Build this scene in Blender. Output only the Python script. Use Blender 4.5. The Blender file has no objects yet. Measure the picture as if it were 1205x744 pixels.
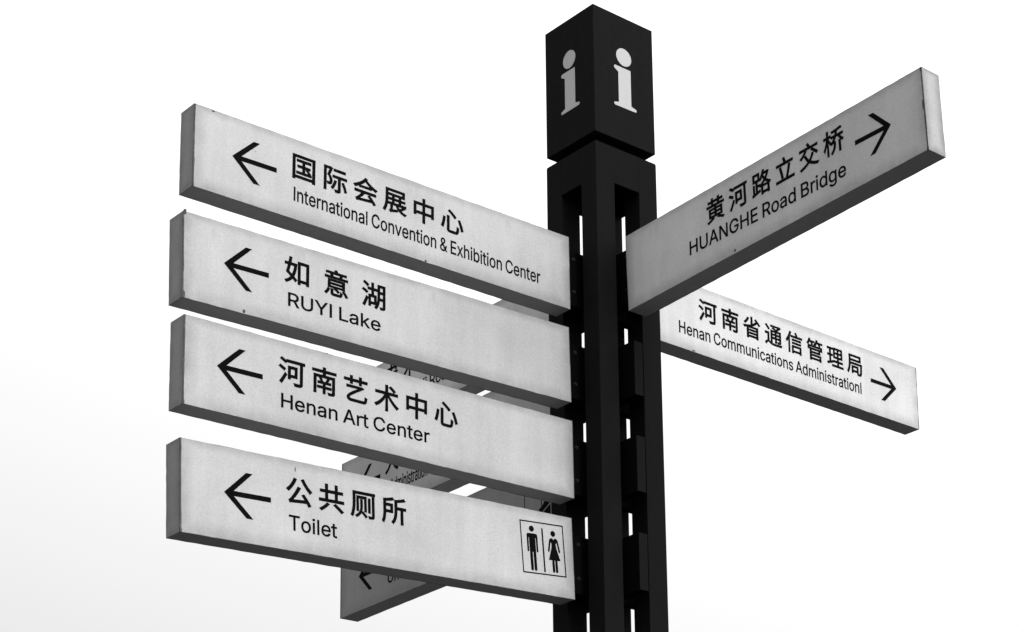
import bpy, bmesh, math, random
from mathutils import Vector, Matrix
random.seed(7)
scene = bpy.context.scene
COL = scene.collection

# ------------------------------------------------------------------ camera
cam_data = bpy.data.cameras.new('camera')
cam = bpy.data.objects.new('camera', cam_data)
COL.objects.link(cam)
GZ = 3.6815                                   # post origin above the ground
cf = Vector((-0.71003357, -0.65932432, 0.24727266))
cr = Vector((-0.68919161, 0.72271434, -0.05195091))
cu = Vector((0.144455, 0.20730513, 0.96755224))
m = Matrix((( cr.x, cu.x, -cf.x, 3.85596), (cr.y, cu.y, -cf.y, 4.66711), (cr.z, cu.z, -cf.z, GZ - 2.08146), (0, 0, 0, 1)))
cam.matrix_world = m
cam_data.sensor_width = 36
cam_data.lens = 2498.85 * 36 / 1205
cam_data.shift_x = -438.54 / 1205
cam_data.shift_y = 418.16 / 1205
cam_data.clip_start = 0.1
cam_data.clip_end = 6000
scene.camera = cam

# ------------------------------------------------------------------ sky, sun, exposure
SUN = Vector((0.02, 0.86, 0.52)).normalized()
elev = math.asin(SUN.z)
world = bpy.data.worlds.new('World')
scene.world = world
world.use_nodes = True
nt = world.node_tree
nt.nodes.clear()
def N(t, kind, **kw):
    n = t.nodes.new(kind)
    for k, v in kw.items(): setattr(n, k, v)
    return n
wout = N(nt, 'ShaderNodeOutputWorld')
bg = N(nt, 'ShaderNodeBackground')
sky = N(nt, 'ShaderNodeTexSky')
sky.sky_type = 'NISHITA'
sky.sun_disc = False
sky.sun_elevation = elev
sky.sun_rotation = math.atan2(SUN.x, SUN.y)
sky.dust_density = 6
sky.air_density = 2
bw = N(nt, 'ShaderNodeRGBToBW')               # black and white photograph: a grey overcast
nt.links.new(sky.outputs[0], bw.inputs[0])
tc = N(nt, 'ShaderNodeTexCoord')
sep = N(nt, 'ShaderNodeSeparateXYZ')
nt.links.new(tc.outputs['Generated'], sep.inputs[0])
up = N(nt, 'ShaderNodeMath', operation='MAXIMUM'); up.inputs[1].default_value = 0
nt.links.new(sep.outputs['Z'], up.inputs[0])
cie = N(nt, 'ShaderNodeMath', operation='MULTIPLY_ADD')   # overcast sky: (1 + 2 sin) / 3
cie.inputs[1].default_value = 15.5
cie.inputs[2].default_value = 5.75
lid = N(nt, 'ShaderNodeMath', operation='MINIMUM'); lid.inputs[1].default_value = .5   # even cloud deck higher up
nt.links.new(up.outputs[0], lid.inputs[0]); nt.links.new(lid.outputs[0], cie.inputs[0])
dot = N(nt, 'ShaderNodeVectorMath', operation='DOT_PRODUCT')
nt.links.new(tc.outputs['Generated'], dot.inputs[0])
dot.inputs[1].default_value = (-0.45, 0.85, 0.25)         # cloud is brighter round the hidden sun
glow = N(nt, 'ShaderNodeMath', operation='MULTIPLY_ADD')
glow.inputs[1].default_value = 0.52; glow.inputs[2].default_value = 1.0
nt.links.new(dot.outputs['Value'], glow.inputs[0])
halo = N(nt, 'ShaderNodeMath', operation='MAXIMUM'); halo.inputs[1].default_value = 0
nt.links.new(dot.outputs['Value'], halo.inputs[0])
halo2 = N(nt, 'ShaderNodeMath', operation='POWER'); halo2.inputs[1].default_value = 2
nt.links.new(halo.outputs[0], halo2.inputs[0])
gl2 = N(nt, 'ShaderNodeMath', operation='MULTIPLY_ADD'); gl2.inputs[1].default_value = 1.1
nt.links.new(halo2.outputs[0], gl2.inputs[0]); nt.links.new(glow.outputs[0], gl2.inputs[2]); glow = gl2
over = N(nt, 'ShaderNodeMath', operation='MULTIPLY')
nt.links.new(cie.outputs[0], over.inputs[0]); nt.links.new(glow.outputs[0], over.inputs[1])
mixs = N(nt, 'ShaderNodeMix', data_type='FLOAT')
mixs.inputs['Factor'].default_value = 0.85
nt.links.new(bw.outputs[0], mixs.inputs['A']); nt.links.new(over.outputs[0], mixs.inputs['B'])
nt.links.new(mixs.outputs['Result'], bg.inputs['Color'])
bg.inputs['Strength'].default_value = 0.125
nt.links.new(bg.outputs[0], wout.inputs[0])

sd = bpy.data.lights.new('sun', 'SUN')
sd.energy = 1.5
sd.angle = math.radians(14)
sd.color = (1, 1, 1)                          # the photograph is black and white
sun = bpy.data.objects.new('sun', sd)
COL.objects.link(sun)
sun.rotation_euler = SUN.to_track_quat('Z', 'Y').to_euler()
sun.location = (0, 0, 12)

scene.view_settings.view_transform = 'Standard'
scene.view_settings.look = 'None'
scene.view_settings.exposure = 0.0
scene.view_settings.gamma = 1.0
scene.view_settings.use_curve_mapping = False

# ------------------------------------------------------------------ materials
def new_mat(name):
    mt = bpy.data.materials.new(name); mt.use_nodes = True
    t = mt.node_tree; b = t.nodes['Principled BSDF']
    return mt, t, b
def math_node(t, op, a, b=None, c=None):
    n = N(t, 'ShaderNodeMath', operation=op)
    for i, v in enumerate((a, b, c)):
        if v is None: continue
        if isinstance(v, (int, float)): n.inputs[i].default_value = v
        else: t.links.new(v, n.inputs[i])
    return n.outputs[0]
def noise(t, vec, scale, detail=3, rough=.55, stretch=None):
    if stretch:
        mp = N(t, 'ShaderNodeMapping'); mp.inputs['Scale'].default_value = stretch
        t.links.new(vec, mp.inputs[0]); vec = mp.outputs[0]
    n = N(t, 'ShaderNodeTexNoise'); n.inputs['Scale'].default_value = scale
    n.inputs['Detail'].default_value = detail; n.inputs['Roughness'].default_value = rough
    t.links.new(vec, n.inputs['Vector'])
    return n.outputs[0]
def smooth(t, v, lo, hi, a=0.0, b=1.0):
    n = N(t, 'ShaderNodeMapRange', interpolation_type='SMOOTHSTEP')
    t.links.new(v, n.inputs['Value'])
    for k, x in zip(('From Min', 'From Max', 'To Min', 'To Max'), (lo, hi, a, b)): n.inputs[k].default_value = x
    return n.outputs[0]

def sheet_mat(name, base, length, height, dirt=.6, rough=.5, across='X'):
    """weathered painted aluminium sheet: grain, blotches, run-off streaks, grime along its edges, soft shade painted in from them"""
    mt, t, b = new_mat(name)
    tcn = N(t, 'ShaderNodeTexCoord'); geo = N(t, 'ShaderNodeNewGeometry')
    pos = geo.outputs['Position']
    sp = N(t, 'ShaderNodeSeparateXYZ'); t.links.new(tcn.outputs['Generated'], sp.inputs[0])
    grain = noise(t, pos, 230, 2, .7)
    grain2 = noise(t, pos, 120, 2, .6)
    blot = noise(t, pos, 4.2 if length > .1 else 13, 4, .6)
    streak = noise(t, pos, 26, 3, .6, (1, 1, .09))
    wisp = noise(t, pos, 17, 4, .65)
    g = math_node(t, 'MULTIPLY_ADD', grain, .50, 1 - .25)
    g = math_node(t, 'MULTIPLY', g, math_node(t, 'MULTIPLY_ADD', grain2, .16, 1 - .08))
    g = math_node(t, 'MULTIPLY', g, math_node(t, 'MULTIPLY_ADD', blot, .44, 1 - .22))
    g = math_node(t, 'MULTIPLY', g, math_node(t, 'MULTIPLY_ADD', streak, .26, 1 - .13))
    # distance to the sheet's edges in metres
    x = math_node(t, 'MULTIPLY', sp.outputs[across], length)
    x2 = math_node(t, 'SUBTRACT', length, x)
    z = math_node(t, 'MULTIPLY', sp.outputs['Z'], height)
    z2 = math_node(t, 'SUBTRACT', height, z)
    d = math_node(t, 'MINIMUM', x, x2)
    dz = math_node(t, 'MINIMUM', z, math_node(t, 'MULTIPLY', z2, 1.6))
    d = math_node(t, 'MINIMUM', d, dz)
    rim = math_node(t, 'MULTIPLY', smooth(t, d, 0, .0040, 1, 0), smooth(t, wisp, .30, .55, .35, .95))
    wide = math_node(t, 'MULTIPLY_ADD', smooth(t, wisp, .45, .8), .012, .0028)
    e = math_node(t, 'DIVIDE', d, wide)
    edge = smooth(t, e, 0, 1.25, 1, 0)
    soft_shade = math_node(t, 'MULTIPLY', smooth(t, d, 0, .045 if length > .1 else .03, .32 if length > .1 else .5, 0), math_node(t, 'MULTIPLY_ADD', wisp, 1.8, .1))  # painted shade: sheet darkens softly from its centre towards every edge
    # streaks hanging under the top edge
    top = smooth(t, z2, 0, .085, 1, 0)
    run = math_node(t, 'MULTIPLY', top, smooth(t, streak, .56, .72))
    dirt_shade = math_node(t, 'MAXIMUM', math_node(t, 'MAXIMUM', math_node(t, 'MAXIMUM', soft_shade, rim), math_node(t, 'MULTIPLY', edge, dirt)), math_node(t, 'MULTIPLY', run, .55 * dirt))
    # specks
    v = N(t, 'ShaderNodeTexVoronoi'); v.inputs['Scale'].default_value = 15
    t.links.new(pos, v.inputs['Vector'])
    speck = smooth(t, v.outputs['Distance'], .025, .05, .5, 0)
    dirt_shade = math_node(t, 'MAXIMUM', dirt_shade, math_node(t, 'MULTIPLY', speck, smooth(t, blot, .52, .56)))
    mix = N(t, 'ShaderNodeMix', data_type='FLOAT')
    t.links.new(dirt_shade, mix.inputs['Factor'])
    t.links.new(math_node(t, 'MULTIPLY', g, base), mix.inputs['A']); mix.inputs['B'].default_value = .07
    cmb = N(t, 'ShaderNodeCombineColor')
    for i in range(3): t.links.new(mix.outputs['Result'], cmb.inputs[i])
    t.links.new(cmb.outputs[0], b.inputs['Base Color'])
    t.links.new(math_node(t, 'MULTIPLY_ADD', wisp, .25, rough - .1), b.inputs['Roughness'])
    b.inputs['Specular IOR Level'].default_value = .35
    bump = N(t, 'ShaderNodeBump'); bump.inputs['Strength'].default_value = .12; bump.inputs['Distance'].default_value = .002
    t.links.new(math_node(t, 'ADD', math_node(t, 'MULTIPLY', blot, 3.0), grain2), bump.inputs['Height'])
    t.links.new(bump.outputs[0], b.inputs['Normal'])
    return mt

def plain_mat(name, base, rough=.6, spec=.3, var=.25, scale=30, metallic=0):
    mt, t, b = new_mat(name)
    geo = N(t, 'ShaderNodeNewGeometry')
    n1 = noise(t, geo.outputs['Position'], scale, 4, .6)
    n2 = noise(t, geo.outputs['Position'], scale * .5, 3, .6, (1, 1, .12))
    f = math_node(t, 'MULTIPLY', math_node(t, 'MULTIPLY_ADD', n1, 2 * var, 1 - var), math_node(t, 'MULTIPLY_ADD', n2, 2 * var, 1 - var))
    f = math_node(t, 'MULTIPLY', f, base)
    cmb = N(t, 'ShaderNodeCombineColor')
    for i in range(3): t.links.new(f, cmb.inputs[i])
    t.links.new(cmb.outputs[0], b.inputs['Base Color'])
    t.links.new(math_node(t, 'MULTIPLY_ADD', n1, .3, rough - .15), b.inputs['Roughness'])
    b.inputs['Specular IOR Level'].default_value = spec
    b.inputs['Metallic'].default_value = metallic
    bump = N(t, 'ShaderNodeBump'); bump.inputs['Strength'].default_value = .1; bump.inputs['Distance'].default_value = .001
    t.links.new(n1, bump.inputs['Height']); t.links.new(bump.outputs[0], b.inputs['Normal'])
    return mt

LS, HS, TS = 1.225, .235, .0684
M_face = sheet_mat('weathered_sheet', .355, LS, HS, dirt=.45)
M_pale = sheet_mat('palest_sheet', .46, LS, HS, dirt=.2)  # palest sheet tone, with the least edge dirt
M_dull = sheet_mat('dull_sheet', .27, LS, HS, dirt=.35)
M_darkest = sheet_mat('darkest_sheet', .165, LS, HS, dirt=.3)  # darkest sheet tone, for the lowest rear sign
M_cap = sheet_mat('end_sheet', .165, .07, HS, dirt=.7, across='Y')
M_cap_pale = sheet_mat('pale_end_sheet', .31, .07, HS, dirt=.6, across='Y')  # paler end tone, for the upper right sign
M_grime = plain_mat('grime', .060, .9, .1, .5, 200)
M_under = plain_mat('channel_metal', .27, .55, .3, .10, 60)
M_ink = plain_mat('black_vinyl', .0028, .7, .015, .1, 60)
M_post = plain_mat('black_powder_coat', .0050, .8, .04, .38, 22)
M_head = plain_mat('black_head_panel', .0052, .8, .045, .2, 60)
M_dark = plain_mat('dark_steel', .0022, .8, .02, .25, 40)
M_bolt = plain_mat('bolt_steel', .022, .5, .25, .2, 200, .6)
M_icon = plain_mat('white_vinyl', .37, .6, .2, .06, 90)
M_pave = plain_mat('granite_paving', .045, .85, .2, .25, 6)
M_ground = plain_mat('asphalt', .042, .9, .2, .2, 3)

# ------------------------------------------------------------------ mesh helpers
def link(name, me, mat=None, parent=None):
    o = bpy.data.objects.new(name, me); COL.objects.link(o)
    if mat: me.materials.append(mat)
    if parent: o.parent = parent
    return o
def from_bm(name, bm, mat, parent=None, smooth_faces=False):
    me = bpy.data.meshes.new(name)
    bmesh.ops.recalc_face_normals(bm, faces=bm.faces)
    bm.to_mesh(me); bm.free()
    if smooth_faces:
        for p in me.polygons: p.use_smooth = True
    return link(name, me, mat, parent)
def box_bm(x0, x1, y0, y1, z0, z1, bevel=0, bm=None):
    own = bmesh.new()
    vs = [own.verts.new((x, y, z)) for x in (x0, x1) for y in (y0, y1) for z in (z0, z1)]
    for q in ((0, 1, 3, 2), (4, 6, 7, 5), (0, 4, 5, 1), (2, 3, 7, 6), (0, 2, 6, 4), (1, 5, 7, 3)):
        own.faces.new([vs[i] for i in q])
    if bevel:
        bmesh.ops.bevel(own, geom=own.edges[:], offset=bevel, segments=2, affect='EDGES', profile=.5)
    if bm is None: return own
    me = bpy.data.meshes.new('tmp'); own.to_mesh(me); own.free(); bm.from_mesh(me); bpy.data.meshes.remove(me)
    return bm
def box(name, x0, x1, y0, y1, z0, z1, mat, parent=None, bevel=.001):
    return from_bm(name, box_bm(x0, x1, y0, y1, z0, z1, bevel), mat, parent)
def cyl_bm(axis, c, r, d, seg=16, bm=None):
    """cylinder along axis from c to c+d"""
    bm = bm or bmesh.new()
    a = Vector(axis).normalized(); u = a.orthogonal().normalized(); v = a.cross(u); c = Vector(c)
    A = [bm.verts.new(c + u * r * math.cos(2 * math.pi * k / seg) + v * r * math.sin(2 * math.pi * k / seg)) for k in range(seg)]
    B = [bm.verts.new(q.co + a * d) for q in A]
    bm.faces.new(A[::-1]); bm.faces.new(B)
    for k in range(seg): bm.faces.new((A[k], A[(k + 1) % seg], B[(k + 1) % seg], B[k]))
    return bm
def thing(name, label, cat, loc=(0, 0, 0), group=None):
    o = bpy.data.objects.new(name, None); COL.objects.link(o)
    o.location = loc; o['label'] = label; o['category'] = cat; o.empty_display_size = .1
    if group: o['group'] = group
    return o

def wavy_sheet(name, x0, x1, y0, y1, z0, z1, mat, parent, amp=.0006, n=48):
    """thin sheet whose edges are cut a little unevenly"""
    bm = bmesh.new(); cols = []
    for i in range(n + 1):
        x = x0 + (x1 - x0) * i / n
        a = random.uniform(-amp, amp) if 0 < i < n else 0
        b = random.uniform(-amp, amp) if 0 < i < n else 0
        cols.append([bm.verts.new((x, y0, z0 + a)), bm.verts.new((x, y1, z0 + a)), bm.verts.new((x, y1, z1 + b)), bm.verts.new((x, y0, z1 + b))])
    for A, B in zip(cols, cols[1:]):
        for k in range(4): bm.faces.new((A[k], A[(k + 1) % 4], B[(k + 1) % 4], B[k]))
    bm.faces.new(cols[0][::-1]); bm.faces.new(cols[-1])
    return from_bm(name, bm, mat, parent)

# --- lettering: glyph outlines of the built-in font turned into thin real sheets
# letter shapes drawn as closed outlines: glyph -> 'advance|x,y x,y ...|...'
OUTLINES = {
 '&': '448|197,-7 150,-2 110,12 78,34 54,62 39,96 34,133 37,163 47,189 85,235 140,279 216,335 237,352 255,375 262,405 258,427 245,445 226,457 201,461 168,453 145,431 137,399 145,363 169,327 438,0 364,0 171,231 121,293 87,344 78,370 75,398 79,430 91,458 109,481 134,499 165,510 200,513 235,510 266,499 290,482 308,459 320,433 324,404 315,362 291,325 256,293 154,217 110,174 100,154 97,131 100,108 109,87 124,70 143,57 166,49 193,46 223,50 251,59 301,95 321,121 336,151 346,186 349,224 408,224 405,180 397,144 371,92 333,47 305,23 271,7 234,-3',
 'A': '480|16,0 201,509 276,509 463,0 395,0 287,302 264,372 232,478 245,478 191,302 85,0|110,142 110,199 370,199 370,142',
 'B': '456|60,0 60,509 241,509 289,504 329,491 359,469 381,442 394,410 398,374 395,344 387,320 356,286 315,267 315,262 339,257 363,245 385,227 402,203 414,173 418,136 413,100 400,67 377,39 344,18 301,4 247,0|125,57 245,57 296,63 330,80 349,105 355,137 352,161 342,184 327,203 306,218 279,228 248,231 125,231|125,285 238,285 288,296 308,309 323,326 333,348 336,372 330,403 313,429 283,446 240,452 125,452',
 'C': '510|267,-7 205,1 150,25 104,63 70,115 48,179 40,254 48,329 70,393 104,445 150,484 205,508 267,516 340,504 373,490 402,471 427,447 448,418 463,385 473,348 408,348 389,395 357,428 315,449 267,456 223,450 184,432 150,403 125,364 109,314 103,254 109,194 125,145 151,105 184,76 223,59 267,53 315,60 357,81 389,114 408,160 473,160 463,124 448,91 428,62 402,38 373,19 341,5 305,-4',
 'E': '419|60,0 60,509 372,509 372,452 125,452 125,286 355,286 355,229 125,229 125,57 375,57 375,0',
 'G': '520|269,-7 205,1 149,25 104,64 69,116 47,179 40,254 47,329 69,393 103,445 149,484 203,508 265,516 304,513 340,504 374,489 403,469 429,445 449,416 465,384 474,349 408,349 387,393 356,427 315,448 265,456 222,450 183,432 150,404 125,364 109,314 103,254 109,194 125,145 151,105 184,76 224,59 269,53 309,57 345,71 374,93 396,123 410,160 415,202 434,199 283,199 283,256 478,256 478,200 471,141 451,91 419,50 377,19 326,0',
 'H': '517|60,0 60,509 125,509 125,289 392,289 392,509 457,509 457,0 392,0 392,232 125,232 125,0',
 'I': '190|62,0 62,509 128,509 128,0',
 'L': '393|60,0 60,509 125,509 125,57 361,57 361,0',
 'N': '523|60,0 60,509 136,509 363,151 388,107 414,55 405,54 399,157 399,509 463,509 463,0 387,0 177,331 108,452 119,454 125,291 125,0',
 'R': '449|60,0 60,509 236,509 290,504 333,489 367,465 390,433 405,395 409,352 405,309 390,271 367,240 333,217 289,203 236,198 96,198 96,255 234,255 269,258 298,267 319,281 334,300 342,324 345,352 342,380 334,405 319,425 298,440 269,449 233,452 125,452 125,0|353,0 230,229 303,229 428,0',
 'T': '449|32,452 32,509 417,509 417,452 257,452 257,0 193,0 193,452',
 'U': '517|259,-8 203,-2 154,15 114,43 85,80 66,124 60,173 60,509 124,509 124,178 128,144 141,113 160,87 187,68 220,56 259,52 298,56 331,68 357,87 377,113 389,144 393,178 393,509 457,509 457,173 451,124 433,80 403,43 363,15 315,-2',
 'Y': '472|203,0 203,208 16,509 91,509 192,344 222,292 250,230 224,230 251,293 280,344 381,509 455,509 268,208 268,0',
 'a': '389|160,-9 126,-5 94,5 68,22 48,45 35,73 30,108 34,138 43,161 58,179 78,193 125,211 178,220 234,227 265,235 273,243 276,257 267,297 240,322 196,331 149,322 118,301 100,274 41,291 57,322 79,346 104,364 133,375 194,384 239,379 286,360 306,343 322,320 333,290 337,251 337,0 277,0 277,52 272,52 252,25 215,1|170,45 202,49 228,59 248,74 263,93 272,115 276,138 276,190 259,182 200,171 175,168 134,159 103,139 95,124 92,105 102,72 130,52',
 'b': '424|229,-8 198,-5 172,4 138,31 118,59 112,59 112,0 53,0 53,509 114,509 114,319 118,319 137,346 171,373 197,381 229,384 274,378 313,361 345,332 370,293 385,245 390,189 385,133 370,84 346,45 313,16 274,-2|220,47 253,51 279,66 301,88 316,117 325,151 328,189 325,227 316,261 301,290 280,311 253,325 220,330 188,325 161,312 140,291 125,263 116,229 113,189 116,150 125,115 140,86 162,65 188,51',
 'c': '396|207,-8 159,-2 117,16 82,46 56,85 40,133 34,187 40,243 56,291 82,330 117,360 159,378 207,384 260,377 305,356 340,322 362,277 303,262 290,289 270,311 242,325 207,330 173,325 145,310 124,287 108,258 99,224 96,187 99,151 108,117 124,89 145,66 173,51 207,46 243,52 271,66 292,89 304,117 363,102 341,56 306,21 261,-1',
 'd': '424|195,-8 151,-2 111,16 79,45 55,84 39,133 34,189 39,245 55,293 79,332 112,361 151,378 196,384 228,381 253,373 287,346 306,319 311,319 311,509 372,509 372,0 313,0 313,59 307,59 287,31 252,4 227,-5|205,47 236,51 263,65 284,86 299,115 309,150 312,189 309,229 300,263 284,291 263,312 237,325 205,330 172,325 145,311 124,290 108,261 99,227 96,189 99,151 109,117 124,88 145,66 172,51',
 'e': '404|212,-8 161,-2 117,16 82,46 56,85 40,132 34,187 39,242 55,290 81,329 115,359 157,378 205,384 266,374 294,361 319,341 341,315 357,282 368,242 371,194 371,169 75,169 75,221 338,221 310,202 307,237 298,269 283,294 263,314 237,326 205,330 173,326 146,313 125,294 109,270 99,241 96,211 96,178 100,139 110,106 128,80 151,61 179,50 212,46 254,53 285,73 306,105 365,91 353,63 335,39 311,19 283,4 249,-5',
 'g': '425|207,-151 168,-148 134,-140 82,-110 51,-69 101,-41 122,-66 154,-88 207,-97 249,-92 282,-75 298,-58 308,-34 311,-6 311,68 306,68 287,41 252,16 227,8 195,5 152,10 113,27 80,53 55,90 39,136 34,191 39,246 55,293 80,332 112,361 152,378 196,384 228,382 253,373 288,346 308,319 313,319 313,379 372,379 372,-9 367,-54 350,-90 324,-117 291,-136 251,-147|205,59 237,63 264,75 285,95 300,121 309,154 312,193 309,231 300,264 285,291 264,312 237,325 205,330 172,325 145,312 124,290 109,262 99,229 96,193 99,155 109,123 124,96 145,76 172,63',
 'h': '410|114,227 114,0 53,0 53,509 114,509 114,287 102,287 124,332 152,362 187,379 227,384 264,380 295,369 321,349 341,321 353,285 357,240 357,0 296,0 296,235 290,275 273,304 246,323 210,329 184,326 161,317 141,303 126,283 117,257',
 'i': '167|53,0 53,379 114,379 114,0|84,443 67,446 54,455 44,468 41,483 44,499 54,512 67,521 84,524 100,521 114,512 123,499 126,483 123,468 114,455 100,446',
 'k': '381|110,137 110,212 121,212 284,379 360,379 184,199 177,199|53,0 53,509 114,509 114,0|294,0 148,186 191,229 372,0',
 'l': '172|54,0 54,509 115,509 115,0',
 'm': '610|53,0 53,379 112,379 112,295 108,295 118,323 132,346 172,376 219,386 257,380 287,361 309,331 321,295 312,295 322,321 337,343 381,375 437,386 468,383 497,372 522,354 541,328 553,296 557,255 557,0 496,0 496,254 490,289 473,313 447,326 419,330 395,328 374,320 345,290 335,247 335,0 274,0 274,260 269,288 253,311 229,326 199,330 158,320 140,307 126,289 117,266 114,238 114,0',
 'n': '410|114,227 114,0 53,0 53,379 112,379 112,287 102,287 124,332 152,362 187,379 227,384 264,380 295,369 321,349 341,321 353,285 357,240 357,0 296,0 296,235 290,275 273,304 246,323 210,329 184,326 161,317 141,303 126,283 117,257',
 'o': '415|207,-8 159,-2 117,16 82,46 56,85 40,133 34,187 40,243 56,291 82,330 117,360 159,378 207,384 256,378 299,360 333,330 359,291 376,243 381,187 376,133 359,85 333,46 299,16 256,-2|207,46 242,51 270,66 292,89 307,117 316,151 319,187 316,224 307,258 292,287 270,310 242,325 207,330 173,325 145,310 124,287 108,258 99,224 96,187 99,151 108,117 124,89 145,66 173,51',
 'r': '259|53,0 53,379 112,379 112,321 115,321 130,347 152,367 181,380 213,385 243,384 243,322 207,326 182,323 159,315 140,301 126,284 117,262 114,237 114,0',
 's': '365|182,-8 145,-5 112,3 84,18 62,38 45,63 36,94 94,107 105,79 124,60 150,49 181,45 217,50 244,62 262,81 268,103 265,121 254,136 237,147 212,155 149,170 104,186 72,208 53,237 47,274 51,305 65,332 87,354 115,370 149,381 187,384 223,381 254,372 279,358 299,339 324,290 268,277 258,298 243,316 219,328 187,333 156,329 131,317 114,299 109,277 112,258 124,243 172,223 229,209 275,194 306,171 325,142 331,107 326,75 312,47 290,24 260,6 223,-5',
 't': '227|204,379 204,327 6,327 6,379|65,471 126,471 126,98 128,76 136,61 150,53 170,50 202,54 213,2 192,-3 168,-4 125,2 92,21 72,52 65,93',
 'u': '410|182,-5 146,-1 115,11 89,31 69,59 57,95 53,139 53,379 114,379 114,144 119,105 137,75 164,56 200,50 226,53 249,62 268,77 283,97 293,122 296,153 296,379 357,379 357,0 298,0 298,92 307,92 286,47 257,17 222,0',
 'v': '389|163,0 17,379 84,379 165,155 187,87 206,21 184,21 224,155 305,379 371,379 226,0',
 'x': '379|21,0 171,218 171,171 29,379 100,379 147,306 207,206 175,206 233,306 282,379 352,379 209,169 209,214 358,0 287,0 231,85 173,182 205,182 148,85 91,0',
 '中': '350|545,1000 545,787 114,787 114,221 204,221 204,295 545,295 545,-94 639,-94 639,295 982,295 982,227 1074,227 1074,787 639,787 639,1000|204,383 204,700 545,700 545,383|982,383 639,383 639,700 982,700',
 '事': '350|160,156 160,86 546,86 546,5 544,-12 534,-21 517,-24 352,-24 371,-61 385,-99 508,-97 583,-85 614,-68 631,-40 637,5 637,86 923,86 923,33 1013,33 1013,245 1137,245 1137,317 1013,317 1013,465 637,465 637,550 994,550 994,761 637,761 637,831 1113,831 1113,905 637,905 637,1000 546,1000 546,905 80,905 80,831 546,831 546,761 205,761 205,550 546,550 546,465 170,465 170,400 546,400 546,317 57,317 57,245 546,245 546,156|290,698 546,698 546,613 290,613|637,698 904,698 904,613 637,613|637,400 923,400 923,317 637,317|637,245 923,245 923,156 637,156',
 '交': '350|379,711 294,620 191,536 83,467 154,400 262,479 371,575 465,677|736,661 850,575 958,481 1039,395 1114,455 1029,538 919,629 806,712|419,502 339,477 393,367 457,268 533,181 454,128 366,82 271,43 167,10 56,-17 86,-57 111,-98 293,-42 457,30 599,121 679,64 767,14 864,-27 969,-62 1083,-88 1109,-45 1140,-6 1029,16 926,46 831,84 744,128 665,180 744,268 811,368 865,483 776,508 729,405 670,315 599,237 527,316 467,404|498,982 542,907 577,835 80,835 80,748 1108,748 1108,835 615,835 669,856 632,931 582,1011',
 '人': '350|544,996 539,844 512,632 438,393 293,164 51,-20 92,-54 124,-90 280,15 400,141 491,280 555,426 598,571 642,431 708,284 800,142 924,15 1083,-86 1112,-46 1149,-11 935,135 791,322 703,521 655,697 636,820 644,996',
 '会': '350|187,-69 259,-54 467,-34 930,6 998,-94 1077,-45 1007,54 911,164 805,268 730,227 867,85 325,43 450,171 568,314 1093,314 1093,401 106,401 106,314 446,314 329,171 246,86 197,43 156,23|600,1000 524,906 427,815 314,731 187,656 50,590 86,554 115,513 217,564 314,620 314,548 882,548 882,631 330,631 428,700 518,775 599,855 679,780 775,704 882,631 981,574 1083,527 1146,606 1031,653 920,711 817,777 725,846 650,915 686,963',
 '信': '350|455,632 455,558 1035,558 1035,632|455,463 455,390 1035,390 1035,463|369,804 369,727 1127,727 1127,804|644,970 692,887 729,810 808,845 772,920 721,1000|439,289 439,-95 517,-95 517,-48 965,-48 965,-92 1046,-92 1046,289|517,26 517,215 965,215 965,26|305,995 232,818 141,655 38,520 88,437 146,509 201,589 201,-99 283,-99 283,733 338,851 385,971',
 '公': '350|386,965 338,860 280,758 213,664 139,580 61,510 143,445 221,523 296,614 366,715 428,824 481,939|792,975 705,939 813,757 942,584 1073,445 1108,486 1148,521 1018,646 892,806|192,-17 263,-2 469,15 930,46 1010,-87 1098,-39 1020,85 918,227 811,364 727,326 874,130 317,98 434,248 547,416 651,595 554,637 447,442 340,276 265,177 225,128 190,95 157,77',
 '共': '350|699,179 879,37 1029,-95 1113,-40 957,90 777,225|392,223 306,131 193,41 74,-33 144,-96 267,-15 385,83 485,187|106,748 106,662 333,662 333,379 57,379 57,292 1138,292 1138,379 857,379 857,662 1095,662 1095,748 857,748 857,989 765,989 765,748 425,748 425,989 333,989 333,748|425,379 425,662 765,662 765,379',
 '南': '350|377,548 420,474 449,404 524,430 493,499 448,570|545,1000 545,881 71,881 71,796 545,796 545,670 136,670 136,-94 226,-94 226,588 967,588 967,10 964,-5 956,-14 939,-17 770,-15 789,-55 801,-95 925,-93 1006,-81 1037,-64 1053,-35 1057,10 1057,670 644,670 644,796 1120,796 1120,881 644,881 644,1000|740,573 703,488 658,402 317,402 317,330 549,330 549,210 292,210 292,135 549,135 549,-73 635,-73 635,135 902,135 902,210 635,210 635,330 881,330 881,402 736,402 818,549',
 '厕': '350|835,723 835,148 911,148 911,723|1014,806 1014,8 1012,-5 1005,-12 990,-14 844,-13 871,-89 980,-87 1046,-76 1073,-59 1087,-32 1092,10 1092,806|524,105 625,11 708,-77 762,-30 680,57 577,146|307,769 307,162 379,162 379,695 660,695 660,164 733,164 733,769|482,635 482,354 478,272 459,189 419,109 351,34 248,-33 275,-61 298,-92 408,-17 483,69 527,162 549,258 555,352 555,635|142,943 142,593 140,473 133,342 116,208 87,77 40,-43 80,-62 115,-86 164,41 197,181 215,326 224,466 226,593 226,863 1124,863 1124,943',
 '国': '350|705,381 771,312 823,245 885,282 831,347 763,413|271,233 271,157 925,157 925,233 631,233 631,435 871,435 871,512 631,512 631,682 900,682 900,762 288,762 288,682 546,682 546,512 321,512 321,435 546,435 546,233|102,946 102,-95 193,-95 193,-36 994,-36 994,-95 1088,-95 1088,946|193,48 193,863 994,863 994,48',
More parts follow.
